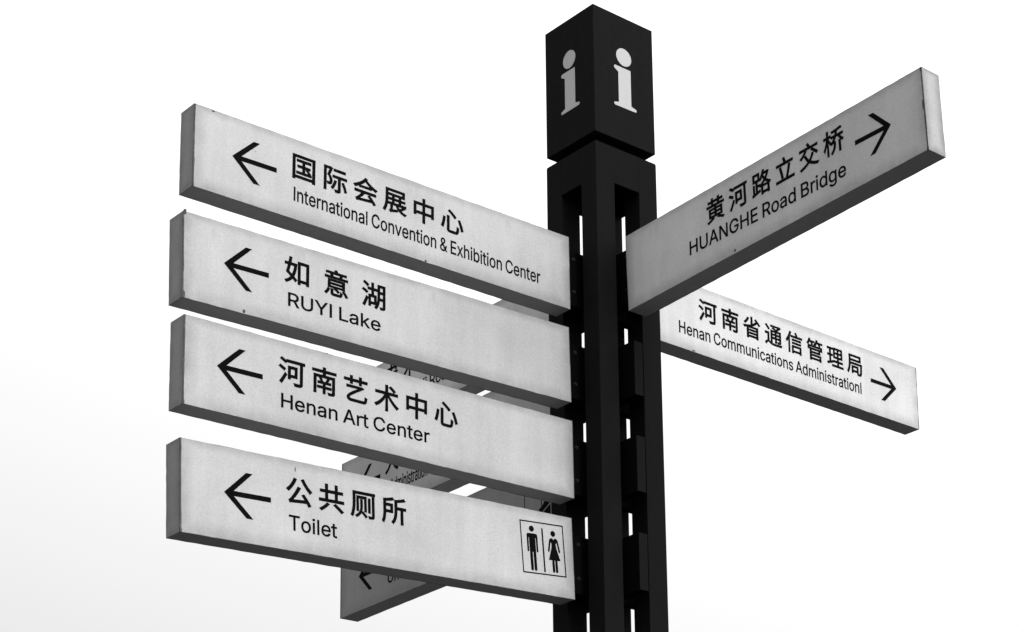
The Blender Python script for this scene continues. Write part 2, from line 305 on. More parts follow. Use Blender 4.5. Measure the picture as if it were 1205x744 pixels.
 '如': '350|475,673 451,517 414,381 365,265 212,381 287,673|113,348 320,188 245,98 157,28 56,-23 86,-58 111,-96 216,-39 309,35 388,129 455,64 508,6 569,80 511,140 437,207 499,355 543,535 570,749 514,758 498,756 305,756 346,993 257,999 218,756 56,756 56,673 200,673 157,496|633,871 633,-65 719,-65 719,25 1011,25 1011,-46 1100,-46 1100,871|719,110 719,787 1011,787 1011,110',
 '局': '350|182,938 182,654 180,529 169,393 144,253 100,117 33,-7 71,-33 105,-64 158,28 199,129 229,235 249,343 262,449 995,449 981,204 963,63 942,2 924,-10 898,-13 754,-7 771,-48 779,-90 870,-94 938,-92 971,-86 997,-74 1020,-54 1050,25 1070,194 1086,487 1087,529 268,529 270,631 1004,631 1004,938|270,861 914,861 914,708 270,708|367,355 367,-23 450,-23 450,46 821,46 821,355|450,281 738,281 738,120 450,120',
 '展': '350|373,-96 373,-95 449,-69 732,4 736,77 479,20 479,264 643,264 700,162 774,74 864,1 970,-55 1090,-96 1114,-57 1144,-23 1045,4 956,42 877,90 975,147 1068,211 1000,258 918,197 823,138 770,197 727,264 1131,264 1131,343 882,343 882,468 1083,468 1083,544 882,544 882,655 798,655 798,544 558,544 558,655 476,655 476,544 296,544 296,468 476,468 476,343 263,343 263,264 394,264 394,71 384,26 361,-4 336,-21 357,-57|558,468 798,468 798,343 558,343|257,865 970,865 970,744 257,744|168,943 168,593 166,471 156,338 135,202 97,70 37,-50 117,-96 179,31 220,172 243,319 254,462 257,593 257,665 1060,665 1060,943',
 '心': '350|351,668 351,77 356,16 373,-27 404,-55 451,-69 518,-74 758,-74 827,-65 874,-36 905,18 923,102 933,219 890,236 848,260 842,155 833,83 817,39 792,17 755,11 491,12 467,18 453,30 446,49 444,77 444,668|161,579 136,426 99,268 52,129 143,90 187,238 222,405 246,562|906,577 971,425 1026,266 1062,125 1150,161 1113,300 1056,457 989,610|407,900 526,811 640,714 727,627 792,695 702,780 586,873 468,958',
 '意': '350|355,177 355,24 359,-21 373,-52 401,-71 445,-82 507,-85 732,-85 783,-80 819,-65 843,-35 858,12 867,81 826,93 788,111 785,58 779,23 768,2 751,-7 725,-10 514,-10 468,-7 447,2 442,24 442,177|882,167 943,96 997,22 1035,-44 1110,-7 1070,58 1014,131 952,199|215,187 179,114 130,41 73,-20 146,-64 203,2 251,78 290,154|311,385 883,385 883,301 311,301|311,525 883,525 883,444 311,444|226,587 226,239 527,239 486,200 589,134 671,67 727,123 652,182 558,239 973,239 973,587|402,839 787,839 732,720 455,720 434,778|527,990 568,912 140,912 140,839 390,839 320,823 345,772 363,720 87,720 87,648 1111,648 1111,720 824,720 880,824 811,839 1049,839 1049,912 668,912 613,1011',
 '所': '350|636,880 636,483 633,380 622,270 597,161 551,56 481,-38 518,-66 550,-98 627,5 679,122 709,246 724,369 727,511 912,511 912,-92 1001,-92 1001,511 1140,511 1140,596 727,596 727,814 867,839 1002,871 1118,910 1057,986 938,943 789,907|205,430 205,620 440,620 440,430|525,975 409,936 265,905 117,882 117,465 115,367 110,262 96,156 72,53 35,-40 107,-98 143,-18 168,70 186,163 197,257 202,349 526,349 526,701 205,701 205,815 340,836 471,863 582,900',
 '术': '350|723,924 840,833 936,745 1004,810 905,894 787,980|549,999 549,699 80,699 80,611 524,611 451,492 362,379 262,276 154,188 42,119 78,83 111,42 207,106 302,185 391,275 474,375 549,482 549,-95 646,-95 646,518 778,340 925,179 1074,51 1107,93 1145,130 1046,201 945,290 848,391 759,500 683,611 1105,611 1105,699 646,699 646,999',
 '桥': '350|620,399 620,307 616,240 600,168 568,95 515,25 436,-40 470,-69 500,-101 585,-28 644,53 681,139 700,224 706,305 706,399|901,396 901,-90 990,-90 990,396|477,690 477,610 651,610 594,522 524,448 438,387 494,315 597,396 680,494 745,610 865,610 930,500 1009,401 1094,324 1155,389 1081,447 1011,523 951,610 1138,610 1138,690 776,690 800,773 820,862 960,882 1081,908 1026,983 879,952 698,927 512,911 526,874 536,837 731,851 712,768 687,690|230,1000 230,770 60,770 60,687 221,687 174,519 109,360 36,235 62,193 83,148 137,242 187,358 230,488 230,-94 311,-94 311,536 394,374 449,438 384,540 311,644 311,687 451,687 451,770 311,770 311,1000',
 '河': '350|38,594 258,464 308,538 205,598 87,660|74,-19 149,-80 260,107 365,306 300,364 185,157|94,919 317,785 369,856 369,838 965,838 965,36 962,15 950,4 929,0 692,2 713,-45 727,-93 843,-92 930,-88 990,-76 1027,-55 1048,-20 1054,35 1054,838 1148,838 1148,925 369,925 369,858 145,983|440,673 440,156 523,156 523,239 817,239 817,673|523,590 733,590 733,320 523,320',
 '泰': '350|280,273 353,209 410,145 473,196 415,258 340,319|827,329 772,261 707,192 643,221 643,432 555,432 555,187 133,40 176,-35 555,111 555,4 550,-12 535,-17 402,-15 420,-52 431,-88 534,-86 599,-76 626,-61 639,-36 643,2 643,136 827,44 979,-44 1031,24 918,88 779,158 899,282|546,999 526,887 125,887 125,813 507,813 473,719 186,719 186,648 439,648 380,548 61,548 61,473 323,473 244,390 152,315 45,250 82,223 113,189 237,272 343,367 432,473 744,473 800,404 865,342 937,286 1015,239 1095,201 1123,241 1156,275 1040,324 934,391 845,473 1129,473 1129,548 482,548 536,648 1025,648 1025,719 567,719 600,813 1074,813 1074,887 620,887 640,990',
 '湖': '350|98,925 202,862 285,795 338,867 253,930 148,987|46,602 155,546 243,485 293,556 204,615 95,667|70,-33 150,-82 231,104 306,300 235,346 152,141|346,454 346,-29 425,-29 425,65 692,65 692,454 565,454 565,669 725,669 725,751 565,751 565,969 483,969 483,751 305,751 305,669 483,669 483,454|774,955 774,471 772,366 761,256 737,147 695,43 629,-50 664,-72 695,-98 748,-29 787,48 815,131 835,216 846,302 1025,302 1025,14 1019,-3 1002,-8 880,-7 897,-46 907,-85 1005,-82 1064,-69 1089,-51 1102,-25 1106,13 1106,955|854,874 1025,874 1025,671 854,671|854,592 1025,592 1025,383 852,383 854,471|425,374 612,374 612,144 425,144',
 '理': '350|567,643 749,643 749,489 567,489|826,643 1008,643 1008,489 826,489|567,867 749,867 749,715 567,715|826,867 1008,867 1008,715 826,715|379,26 379,-56 1151,-56 1151,26 833,26 833,190 1111,190 1111,271 833,271 833,412 1094,412 1094,945 485,945 485,412 742,412 742,271 470,271 470,190 742,190 742,26|42,119 64,29 435,152 419,239 288,195 288,492 408,492 408,575 288,575 288,836 426,836 426,919 55,919 55,836 202,836 202,575 67,575 67,492 202,492 202,168',
 '省': '350|317,932 256,828 179,733 90,656 167,604 255,689 337,793 405,908|790,895 890,810 983,717 1051,633 1127,686 1056,768 961,858 861,940|539,999 539,602 550,602 392,552 221,514 43,487 100,407 271,439 271,-93 358,-93 358,-38 895,-38 895,-89 986,-89 986,507 521,507 616,543 705,584 786,631 858,684 920,744 836,783 778,728 708,679 627,636 627,999|358,282 895,282 895,190 358,190|358,349 358,436 895,436 895,349|358,125 895,125 895,32 358,32',
 '立': '350|115,775 115,686 1079,686 1079,775|281,601 326,430 367,252 394,96 488,120 439,362 369,621|510,983 543,883 568,789 660,817 632,908 596,1007|823,621 773,429 711,225 644,45 64,45 64,-44 1127,-44 1127,45 740,45 805,218 869,413 924,604',
 '管': '350|251,521 251,-96 342,-96 342,-56 918,-56 918,-94 1006,-94 1006,200 342,200 342,282 943,282 943,521|918,14 342,14 342,130 918,130|524,742 561,665 120,665 120,469 207,469 207,595 999,595 999,469 1089,469 1089,665 652,665 631,713 604,758|342,452 856,452 856,350 342,350|199,1005 162,903 112,810 51,733 129,690 179,757 225,837 307,837 344,767 370,705 446,731 425,781 394,837 576,837 576,902 255,902 286,988|702,1002 675,918 635,840 586,775 660,733 696,781 729,836 813,836 864,765 899,701 971,733 944,782 906,836 1119,836 1119,902 760,902 789,987',
 '艺': '350|183,590 183,507 714,507 472,354 322,244 240,167 207,113 201,70 210,24 235,-13 278,-40 339,-57 418,-63 924,-63 990,-58 1039,-38 1073,3 1095,71 1107,171 1064,183 1023,201 1017,124 1007,72 991,41 966,26 932,23 408,23 347,28 307,46 293,76 302,108 345,156 447,235 633,357 927,535 949,546 885,593 865,589|754,1000 754,871 433,871 433,1000 343,1000 343,871 68,871 68,786 343,786 343,676 433,676 433,786 754,786 754,676 844,676 844,786 1110,786 1110,871 844,871 844,1000',
 '路': '350|186,871 411,871 411,662 186,662|45,50 61,-37 521,76 513,156 356,119 356,332 482,332 525,273 596,307 596,-93 680,-93 680,-49 980,-49 980,-89 1064,-89 1064,305 1102,287 1129,327 1158,362 1056,409 965,469 885,538 955,633 1015,739 1061,857 1005,882 988,879 757,879 795,980 711,1001 655,861 581,736 493,633 493,950 106,950 106,583 275,583 275,100 182,79 182,471 106,471 106,62|680,30 680,260 980,260 980,30|949,800 895,695 827,600 760,689 710,780 720,800|650,337 743,401 830,479 912,403 1006,337|774,540 690,466 599,403 505,355 505,412 356,412 356,583 493,583 493,621 556,568 612,631 664,705 714,623',
 '通': '350|77,901 189,797 280,696 345,756 252,853 139,952|305,554 51,554 51,469 219,469 219,131 165,100 107,51 46,-10 102,-83 162,-8 216,46 262,67 293,55 379,-4 468,-42 576,-62 708,-68 1129,-56 1138,-12 1154,31 938,16 710,10 587,13 483,29 396,67 305,129|433,956 433,886 937,886 856,831 768,783 594,854 537,802 654,755 770,701 432,701 432,85 517,85 517,282 718,282 718,89 799,89 799,282 1006,282 1006,174 1002,158 986,154 864,155 889,82 989,84 1051,95 1075,112 1088,137 1092,174 1092,701 936,701 848,748 936,799 1020,857 1092,918 1036,961 1018,956|1006,632 1006,527 799,527 799,632|517,461 718,461 718,352 517,352|517,527 517,632 718,632 718,527|1006,461 1006,352 799,352 799,461',
 '际': '350|550,910 550,825 1070,825 1070,910|924,387 978,260 1024,130 1052,19 1136,49 1104,159 1056,286 1000,411|581,407 542,282 491,166 430,68 501,21 563,126 619,253 662,389|102,949 102,-95 187,-95 187,868 361,868 264,599 310,543 341,491 361,442 371,397 374,356 371,322 363,293 348,274 330,266 310,263 238,264 256,225 262,186 345,187 381,194 411,208 440,242 456,289 461,349 458,395 447,444 428,496 396,550 350,608 473,918 410,952 395,949|499,625 499,540 752,540 752,19 748,4 731,-1 596,-1 614,-47 625,-93 730,-90 798,-76 825,-56 839,-26 843,18 843,540 1135,540 1135,625',
 '黄': '350|705,48 900,-26 1056,-95 1121,-36 956,33 757,104|419,104 322,53 198,4 70,-35 131,-99 259,-58 388,-6 500,51|194,531 194,124 1005,124 1005,531 640,531 640,618 1129,618 1129,700 833,700 833,814 1050,814 1050,895 833,895 833,1000 743,1000 743,895 451,895 451,1000 362,1000 362,895 151,895 151,814 362,814 362,700 65,700 65,618 549,618 549,531|451,700 451,814 743,814 743,700|281,296 549,296 549,190 281,190|640,296 915,296 915,190 640,190|281,465 549,465 549,361 281,361|640,465 915,465 915,361 640,361',
}

from mathutils.geometry import delaunay_2d_cdt
_cache = {}
def glyph(ch, bold):
    """flat triangulation of one glyph's ink (outlines may overlap: non-zero winding), strokes thickened by bold units"""
    if (ch, bold) in _cache: return _cache[(ch, bold)]
    f = OUTLINES[ch].split('|')
    loops = [[tuple(map(float, t.split(','))) for t in q.split()] for q in f[1:]]
    area = lambda q: sum(q[i - 1][0] * q[i][1] - q[i][0] * q[i - 1][1] for i in range(len(q)))
    sgn = 1 if area(max(loops, key=lambda q: abs(area(q)))) > 0 else -1
    out = []
    for q in loops:
        n = len(q); r = []
        for i in range(n):
            p = Vector(q[i]); d0 = (p - Vector(q[i - 1])).normalized(); d1 = (Vector(q[(i + 1) % n]) - p).normalized()
            n0 = Vector((d0.y, -d0.x)) * sgn; n1 = Vector((d1.y, -d1.x)) * sgn
            mtr = n0 + n1
            k = mtr.dot(n0)
            off = mtr / k if k > .35 else (n0 + n1).normalized() * 1.4 if mtr.length > .01 else n0
            r.append(p + off * bold)
        out.append(r)
    V = []; E_ = []
    for r in out:
        s_ = len(V); V += r; E_ += [(s_ + i, s_ + (i + 1) % len(r)) for i in range(len(r))]
    res = delaunay_2d_cdt(V, E_, [], 0, 1e-4)
    vs, fs = res[0], res[2]
    keep = []
    for fc in fs:
        cx = sum(vs[i].x for i in fc) / len(fc); cy = sum(vs[i].y for i in fc) / len(fc); w = 0
        for r in out:
            for i in range(len(r)):
                a, b = r[i - 1], r[i]
                if (a.y <= cy) != (b.y <= cy):
                    side = (b.x - a.x) * (cy - a.y) - (cx - a.x) * (b.y - a.y)
                    if b.y > a.y and side > 0: w += 1
                    if b.y <= a.y and side < 0: w -= 1
        if w: keep.append(tuple(fc))
    _cache[(ch, bold)] = (vs, keep, float(f[0]))
    return _cache[(ch, bold)]
def latin(text, bold=0.0):
    V, F_, x = [], [], 0.0
    for ch in text:
        if ch == ' ': x += 150; continue
        vs, fs, adv = glyph(ch, bold)
        s_ = len(V); V += [Vector((v.x + x, v.y)) for v in vs]; F_ += [tuple(i + s_ for i in f) for f in fs]
        x += adv
    return V, F_
def prism_from(verts2, faces, put, d0, d1):
    """put(x, y, depth)->Vector ; closed thin prism of a flat triangulated outline"""
    bm = bmesh.new()
    top = [bm.verts.new(put(x, y, d1)) for x, y in verts2]
    bot = [bm.verts.new(put(x, y, d0)) for x, y in verts2]
    cnt = {}
    for f in faces:
        for a, b in zip(f, f[1:] + f[:1]): cnt[(a, b)] = cnt.get((a, b), 0) + 1
        try: bm.faces.new([top[i] for i in f])
        except ValueError: pass
    for (a, b) in cnt:
        if (b, a) not in cnt:
            try: bm.faces.new((top[a], bot[a], bot[b], top[b]))
            except ValueError: pass
    return bm

# ------------------------------------------------------------------ ground (below the frame)
def structure(o): o['kind'] = 'structure'; return o
bm = bmesh.new()
R = 2500
q = [bm.verts.new((x, y, 0)) for x, y in ((-R, -R), (R, -R), (R, R), (-R, R))]
bm.faces.new(q)
structure(from_bm('ground', bm, M_ground))
structure(box('pavement', -6, 9, -6, 9, -.1, .12, M_pave, None, .01))

# ------------------------------------------------------------------ the post
HW = .12
post = thing('signpost', 'tall square black steel post of four tubes with information cube on top', 'signpost', (0, 0, .12))
PZ = -.12                                     # children are given in heights above the ground
def P(o): o.location.z = PZ; return o
TB = .0712
Z_TOP = 4.7978; Z_SLOT = 4.6794
for sx in (1, -1):
    for sy in (1, -1):
        x0, x1 = sorted((sx * HW, sx * (HW - TB))); y0, y1 = sorted((sy * HW, sy * (HW - TB)))
        P(box('tube', x0, x1, y0, y1, .14, Z_TOP - .0015, M_post, post, .0012))
c = HW - TB
def headers(z0, z1, name):
    for (x0, x1, y0, y1) in ((HW - .010, HW - .0008, -c - .001, c + .001), (-HW + .0008, -HW + .010, -c - .001, c + .001),
                             (-c - .001, c + .001, HW - .010, HW - .0008), (-c - .001, c + .001, -HW + .0008, -HW + .010)):
        P(box(name, x0, x1, y0, y1, z0, z1, M_post, post, .0006))
headers(Z_SLOT, Z_TOP - .001, 'header_plate')
headers(.14, 1.0, 'skirt_plate')
P(box('top_plate', -HW + .001, HW - .001, -HW + .001, HW - .001, Z_TOP - .001, Z_TOP + .002, M_post, post, .0005))
P(box('neck', -.085, .085, -.085, .085, Z_TOP + .002, 4.8323, M_dark, post, .001))
P(box('base_plate', -.2, .2, -.2, .2, .12, .14, M_dark, post, .002))
for sx in (1, -1):
    for sy in (1, -1):
        P(from_bm('anchor_bolt', cyl_bm((0, 0, 1), (sx * .165, sy * .165, .14), .014, .035, 6), M_bolt, post))

# information cube: four panels mitred at the corners, bottom and lid
HH = .1190; HB = 4.8323; HT = 5.2644
cube = P(box('information_cube', -HH, HH, -HH, HH, HB, HT, M_head, post, .0009))
def letter_i(put, flip=1):
    """the slab-serif i: dot and stem, outlines in metres, origin at the face's axis"""
    pts = []
    n = 40
    dotv = [(.0300 * math.cos(2 * math.pi * k / n) , .0300 * math.sin(2 * math.pi * k / n) + 5.1240) for k in range(n)]
    def arc(cx, cy, r, a0, a1, k=6):
        return [(cx + r * math.cos(math.radians(a0 + (a1 - a0) * i / k)), cy + r * math.sin(math.radians(a0 + (a1 - a0) * i / k))) for i in range(k + 1)]
    # reading direction is +u ; stem from -.0235 to .0270
    stem = [(.0262, 5.0862)]
    stem += arc(-.0335, 5.0797, .0065, 90, 235)
    stem += [(-.0230, 5.0665), (-.0232, 4.9630), ]
    stem += arc(-.0370, 4.9535, .0052, 85, 265)
    stem += arc(.0415, 4.9550, .0055, -85, 100)
    stem += [(.0262, 4.9640)]
    return dotv, stem
def flat_poly(outline, put, d0, d1, name, mat, parent):
    bm = bmesh.new()
    top = [bm.verts.new(put(x, y, d1)) for x, y in outline]
    bot = [bm.verts.new(put(x, y, d0)) for x, y in outline]
    bm.faces.new(top); bm.faces.new(bot[::-1])
    for k in range(len(top)): bm.faces.new((top[k], bot[k], bot[(k + 1) % len(top)], top[(k + 1) % len(top)]))
    bm.normal_update()
    bmesh.ops.triangulate(bm, ngon_method='EAR_CLIP', faces=[f for f in bm.faces if len(f.verts) > 4])
    return bm
faces = {'right': lambda u, z, d: Vector((-u, HH + d, z)), 'left': lambda u, z, d: Vector((HH + d, u, z)),
         'back': lambda u, z, d: Vector((u, -HH - d, z)), 'far': lambda u, z, d: Vector((-HH - d, -u, z))}
for k, put in faces.items():
    dv, st = letter_i(put)
    bm = flat_poly(dv, put, -.0005, .0008, 'i', None, None)
    me = bpy.data.meshes.new('t'); b2 = flat_poly(st, put, -.0005, .0008, 'i', None, None); b2.to_mesh(me); b2.free()
    bm.from_mesh(me); bpy.data.meshes.remove(me)
    g = from_bm('letter_i', bm, M_icon, cube)
    g['label'] = 'white serif letter i on the cube'

# brackets: one cross of two flat bars on edge at every level, poking out of all four slots
LEV = [(4.2860, 4.4640), (3.9890, 4.1620), (3.6860, 3.8610), (3.3840, 3.5600)]
BB = .0163; EX = HW + .033
def bolts(axis, sgn, z0, z1, parent, s=.1295):
    for z in (z0 + .046, z1 - .026):
        for side in (1, -1):
            if axis == 'x': a = (0, side, 0); cc = (sgn * s, side * BB, z)
            else: a = (side, 0, 0); cc = (side * BB, sgn * s, z)
            bmb = cyl_bm(a, cc, .0062, .0012, 16)
            cyl_bm(a, (Vector(cc) + Vector(a) * .0012), .0040, .0030, 6, bmb)
            from_bm('bolt', bmb, M_bolt, parent)
for k, (z0, z1) in enumerate(LEV):
    for ax, sg in (('x', 1), ('x', -1), ('y', 1), ('y', -1)):
        lo, hi = sorted((sg * (BB + .0005 if ax == 'y' else 0.0), sg * EX))
        if ax == 'x': br = box('bracket', lo + (.0005 if sg > 0 else 0), hi - (.0005 if sg < 0 else 0), -BB, BB, z0, z1, M_dark, post, .001)
        else: br = box('bracket', -BB, BB, lo, hi, z0, z1, M_dark, post, .001)
        P(br)
        used = {('x', 1): True, ('x', -1): k == 0, ('y', 1): k == 0, ('y', -1): k < 3}[(ax, sg)]
        if used: bolts(ax, sg, z0, z1, br)
        else:                                     # empty socket: plate added to make its tip lighter than its sides
            e0, e1 = sorted((sg * (EX + .0002), sg * (EX + .0022)))
            if ax == 'x': box('tip_plate', e0, e1, -BB + .0005, BB - .0005, z0 + .001, z1 - .001, M_post, br, .0006)
            else: box('tip_plate', -BB + .0005, BB - .0005, e0, e1, z0 + .001, z1 - .001, M_post, br, .0006)

# ------------------------------------------------------------------ direction signs
GROUP = 'direction signs on the black post'
T2 = TS / 2
def sign(label, rot, s0, s1, z, H, slope, vis, mat=M_face, cap=None):
    """arm pointing along local +X. vis: local side (+1/-1 on Y) seen in the photograph"""
    root = thing('direction_sign', label, 'sign', group=GROUP)
    zr = z + slope * (s0 - .12)
    d = {0: Vector((1, 0, 0)), 90: Vector((0, 1, 0)), 180: Vector((-1, 0, 0)), -90: Vector((0, -1, 0))}[rot]
    root.location = d * s0 + Vector((0, 0, zr))
    # shear-free: tilt the whole arm about its own Y axis
    root.rotation_euler = (0, -math.atan(slope), math.radians(rot))
    L = s1 - s0
    g = .0012
    box('frame', .002, L - .002, -T2 + .0022, T2 - .0022, .0012, H - .0012, M_under, root, .0008)
    wavy_sheet('bottom_channel', .0005, L - .0005, -T2 + .0016, T2 - .0016, 0, .0014, M_under, root, .0003)
    wavy_sheet('top_channel', .0005, L - .0005, -T2 + .0016, T2 - .0016, H - .0014, H, M_under, root, .0003)
    fr = wavy_sheet('front_panel', 0, L - .0022, *sorted((vis * (T2 - .0016), vis * T2)), -.0004, H + .0006, mat, root, .0005)
    wavy_sheet('back_panel', 0, L - .0022, *sorted((-vis * (T2 - .0016), -vis * T2)), -.0004, H + .0006, mat, root, .0005)
    # end cap with slightly uneven long edges
    bm = bmesh.new(); rows = []
    n = 14
    for i in range(n + 1):
        zz = -.0004 + (H + .001) * i / n
        w = T2 + .0002 + (random.uniform(-.0009, .0007) if 0 < i < n else 0)
        w2 = T2 + .0002 + (random.uniform(-.0007, .0005) if 0 < i < n else 0)
        rows.append([bm.verts.new((L - .0014, -w, zz)), bm.verts.new((L - .0014, w2, zz)), bm.verts.new((L, w2, zz)), bm.verts.new((L, -w, zz))])
    for A, B in zip(rows, rows[1:]):
        for k in range(4): bm.faces.new((A[k], A[(k + 1) % 4], B[(k + 1) % 4], B[k]))
    bm.faces.new(rows[0][::-1]); bm.faces.new(rows[-1])
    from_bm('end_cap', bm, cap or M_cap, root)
    # the sleeve bolted over the bracket is open: dark collar
    box('collar', -.003, .006, -T2 + .006, T2 - .006, .004, H - .004, M_dark, root, .0006)
    info = dict(root=root, s0=s0, zr=zr, slope=slope, vis=vis, L=L, H=H, read=-vis, fr=fr)
    if rot != 180: seam(info)
    return info
def loc(S, s, z):                              # (distance from the post axis, height above ground) -> local (X, Z)
    return s - S['s0'], z - S['zr'] - S['slope'] * (s - S['s0'])
def putter(S, X0, Z0, ang=0.0):
    ca, sa = math.cos(ang), math.sin(ang); r = S['read']; v = S['vis']
    def put(x, y, d):
        xx, yy = x * ca - y * sa, x * sa + y * ca
        return Vector((X0 + r * xx, v * (T2 + d), Z0 + yy))
    return put
INK0, INK1 = -.0004, .0006
def join_bm(bm, other):
    me = bpy.data.meshes.new('t'); other.to_mesh(me); other.free(); bm.from_mesh(me); bpy.data.meshes.remove(me)
_g = glyph('国', 24)[0]
CJX = (max(v.x for v in _g) + min(v.x for v in _g)) / 2; CJY = (max(v.y for v in _g) + min(v.y for v in _g)) / 2
CJS = max(v.y for v in _g) - min(v.y for v in _g)
def chinese(S, text, c0, c1, size=.0735, bold=24):
    """character centres run from c0 to c1 (s, z)"""
    (X0, Z0), (X1, Z1) = loc(S, *c0), loc(S, *c1)
    n = len(text)
    ang = math.atan2(Z1 - Z0, abs(X1 - X0)) if n > 1 else 0
    for i, ch in enumerate(text):
        f = i / (n - 1) if n > 1 else 0
        vs, fs, adv = glyph(ch, bold)
        v2 = [((v.x - CJX) * size / CJS, (v.y - CJY) * size / CJS) for v in vs]
        from_bm('chinese_character', prism_from(v2, fs, putter(S, X0 + (X1 - X0) * f, Z0 + (Z1 - Z0) * f, ang), INK0, INK1), M_ink, S['root'])
def english(S, text, b0, b1, cap, bold=9):
    """baseline from b0 to b1 (s, z); capitals cap metres high"""
    (X0, Z0), (X1, Z1) = loc(S, *b0), loc(S, *b1)
    vs, _ = latin(text, bold)
    x0 = min(v.x for v in vs); x1 = max(v.x for v in vs)
    hv, _ = latin('H', bold); ch = max(v.y for v in hv)
    sx = math.hypot(X1 - X0, Z1 - Z0) / (x1 - x0); sy = cap / ch
    put = putter(S, X0, Z0, math.atan2(Z1 - Z0, abs(X1 - X0)))
    done = ''
    for word in text.split(' '):
        wv, wf = latin(word, bold)
        off = sum(150 if c == ' ' else glyph(c, bold)[2] for c in done)
        from_bm('english_word', prism_from([((v.x + off - x0) * sx, v.y * sy) for v in wv], wf, put, INK0, INK1), M_ink, S['root'])
        done += word + ' '
def arrow(S, tip, end):
    """open arrow with bars cut level, tip pointing outwards"""
    (X0, Z0), (X1, Z1) = loc(S, *tip), loc(S, *end)
    L = abs(X1 - X0); a, b, cw, t = .0640, .0605, .0195, .0068
    k = cw + t * a / b
    pts = [(0, 0), (a - .002, b), (a + cw - .003, b), (k, t), (L, t), (L, -t), (k, -t), (a + cw - .003, -b), (a - .002, -b)]
    ang = math.atan2(Z1 - Z0, L)
    r = -1 if S['root'] is None else 1
    v = S['vis']
    def put(x, y, d):
        xx, yy = x * math.cos(ang) - y * math.sin(ang), x * math.sin(ang) + y * math.cos(ang)
        return Vector((X0 - xx, v * (T2 + d), Z0 + yy))
    return from_bm('arrow_marking', flat_poly(pts, put, INK0, INK1, '', None, None), M_ink, S['root'])
def stain(S, s, z, w, h):
    """small irregular grime mark"""
    X, Z = loc(S, s, z); n = 9
    pts = [(w * math.cos(2 * math.pi * i / n) * random.uniform(.6, 1.1), h * math.sin(2 * math.pi * i / n) * random.uniform(.7, 1.1)) for i in range(n)]
    return from_bm('grime_mark', flat_poly(pts, putter(S, X, Z), -.0004, .0003, '', None, None), M_grime, S['root'])
def seam(S):
    """dark uneven bead of sealant and grime down the corner between face and end cap"""
    H, L, v = S['H'], S['L'], S['vis']
    n = 40; a = random.uniform(0, 6); rows = []; bm = bmesh.new()
    for i in range(n + 1):
        z = H * i / n
        w = .0007 + .0011 * max(0, math.sin(a + i * .31) * math.sin(a * 2 + i * .11)) + random.uniform(0, .0007) + (.0014 if i in (0, 1, n) else 0)
        rows.append([bm.verts.new((L - .0022 - w, v * (T2 + .0004), z)), bm.verts.new((L + .0004, v * (T2 + .0005), z)), bm.verts.new((L + .0004, v * (T2 - w), z)), bm.verts.new((L - .0022, v * (T2 - .002), z))])
    for A, B_ in zip(rows, rows[1:]):
        for k in range(4): bm.faces.new((A[k], A[(k + 1) % 4], B_[(k + 1) % 4], B_[k]))
    bm.faces.new(rows[0][::-1]); bm.faces.new(rows[-1])
    from_bm('corner_seam', bm, M_grime, S['root'])
A1 = sign('pale sign with the longest English line, topmost of the left stack', 0, .1582, 1.3837, 4.2616, .2342, -.0057, 1)
chinese(A1, '国际会展中心', (1.0603, 4.4115), (.5805, 4.4095))
english(A1, 'International Convention & Exhibition Center', (1.0904, 4.3098), (.2688, 4.3118), .0405)
arrow(A1, (1.2729, 4.3777), (1.1422, 4.3795))
A2 = sign('pale sign reading RUYI Lake, second from the top of the left stack', 0, .1600, 1.4023, 3.9657, .2362, -.0207, 1)
chinese(A2, '如意湖', (1.0725, 4.1045), (.8350, 4.1055))
english(A2, 'RUYI Lake', (1.1005, 4.0022), (.8158, 4.0069), .0385)
arrow(A2, (1.2865, 4.0670), (1.1572, 4.0700))
A3 = sign('pale sign reading Henan Art Center, above the toilet sign', 0, .1552, 1.3923, 3.6668, .2395, -.0100, 1)
chinese(A3, '河南艺术中心', (1.0846, 3.8150), (.6012, 3.8165))
english(A3, 'Henan Art Center', (1.1157, 3.7125), (.6563, 3.7200), .0395)
arrow(A3, (1.2995, 3.7793), (1.1698, 3.7815))
A4 = sign('pale sign reading Toilet with man and woman pictogram, lowest of the left stack', 0, .1584, 1.3884, 3.3596, .2446, -.0332, 1)
chinese(A4, '公共厕所', (1.0544, 3.4895), (.7653, 3.4990))
english(A4, 'Toilet', (1.0850, 3.3835), (.9428, 3.3880), .0405)
arrow(A4, (1.2681, 3.4460), (1.1363, 3.4515))
stain(A4, 1.0650, 3.5505, .0016, .0075)
stain(A1, .6706, 4.2610, .0050, .0050); stain(A1, 1.330, 4.4855, .006, .0022)
stain(A2, 1.2291, 3.9485, .0060, .0060); stain(A2, 1.397, 4.1750, .0050, .010)
stain(A2, 1.3975, 3.948, .004, .012); stain(A3, .98, 3.898, .002, .002)

B = sign('grey sign reading HUANGHE Road Bridge, rising towards the upper right', 90, .1546, 1.3746, 4.2497, .2435, .0294, -1, M_face, M_cap_pale)
chinese(B, '黄河路立交桥', (.5558, 4.4303), (1.0386, 4.4470))
english(B, 'HUANGHE Road Bridge', (.4370, 4.3285), (1.0772, 4.3310), .0430)
arrow(B, (1.2521, 4.4115), (1.1179, 4.4105))
C = sign('whitest sign reading Henan Communications, pointing away at lower right behind the post', 180, .1582, 1.3782, 4.2591, .2307, -.0082, -1, M_pale)
chinese(C, '河南省通信管理局', (.3947, 4.4095), (1.0653, 4.4075))
english(C, 'Henan Communications Administrationl', (.2715, 4.3085), (1.0924, 4.3085), .0405)
arrow(C, (1.2689, 4.3722), (1.1408, 4.3722))
stain(B, .6262, 4.2735, .0050, .0055); stain(B, 1.370, 4.420, .0035, .018); stain(B, 1.371, 4.524, .003, .007)
stain(C, .3300, 4.2610, .0090, .0028)
D1 = sign('grey sign behind the post seen between the upper left signs, reading Road', -90, .1582, 1.3887, 4.2695, .2345, .0012, 1)
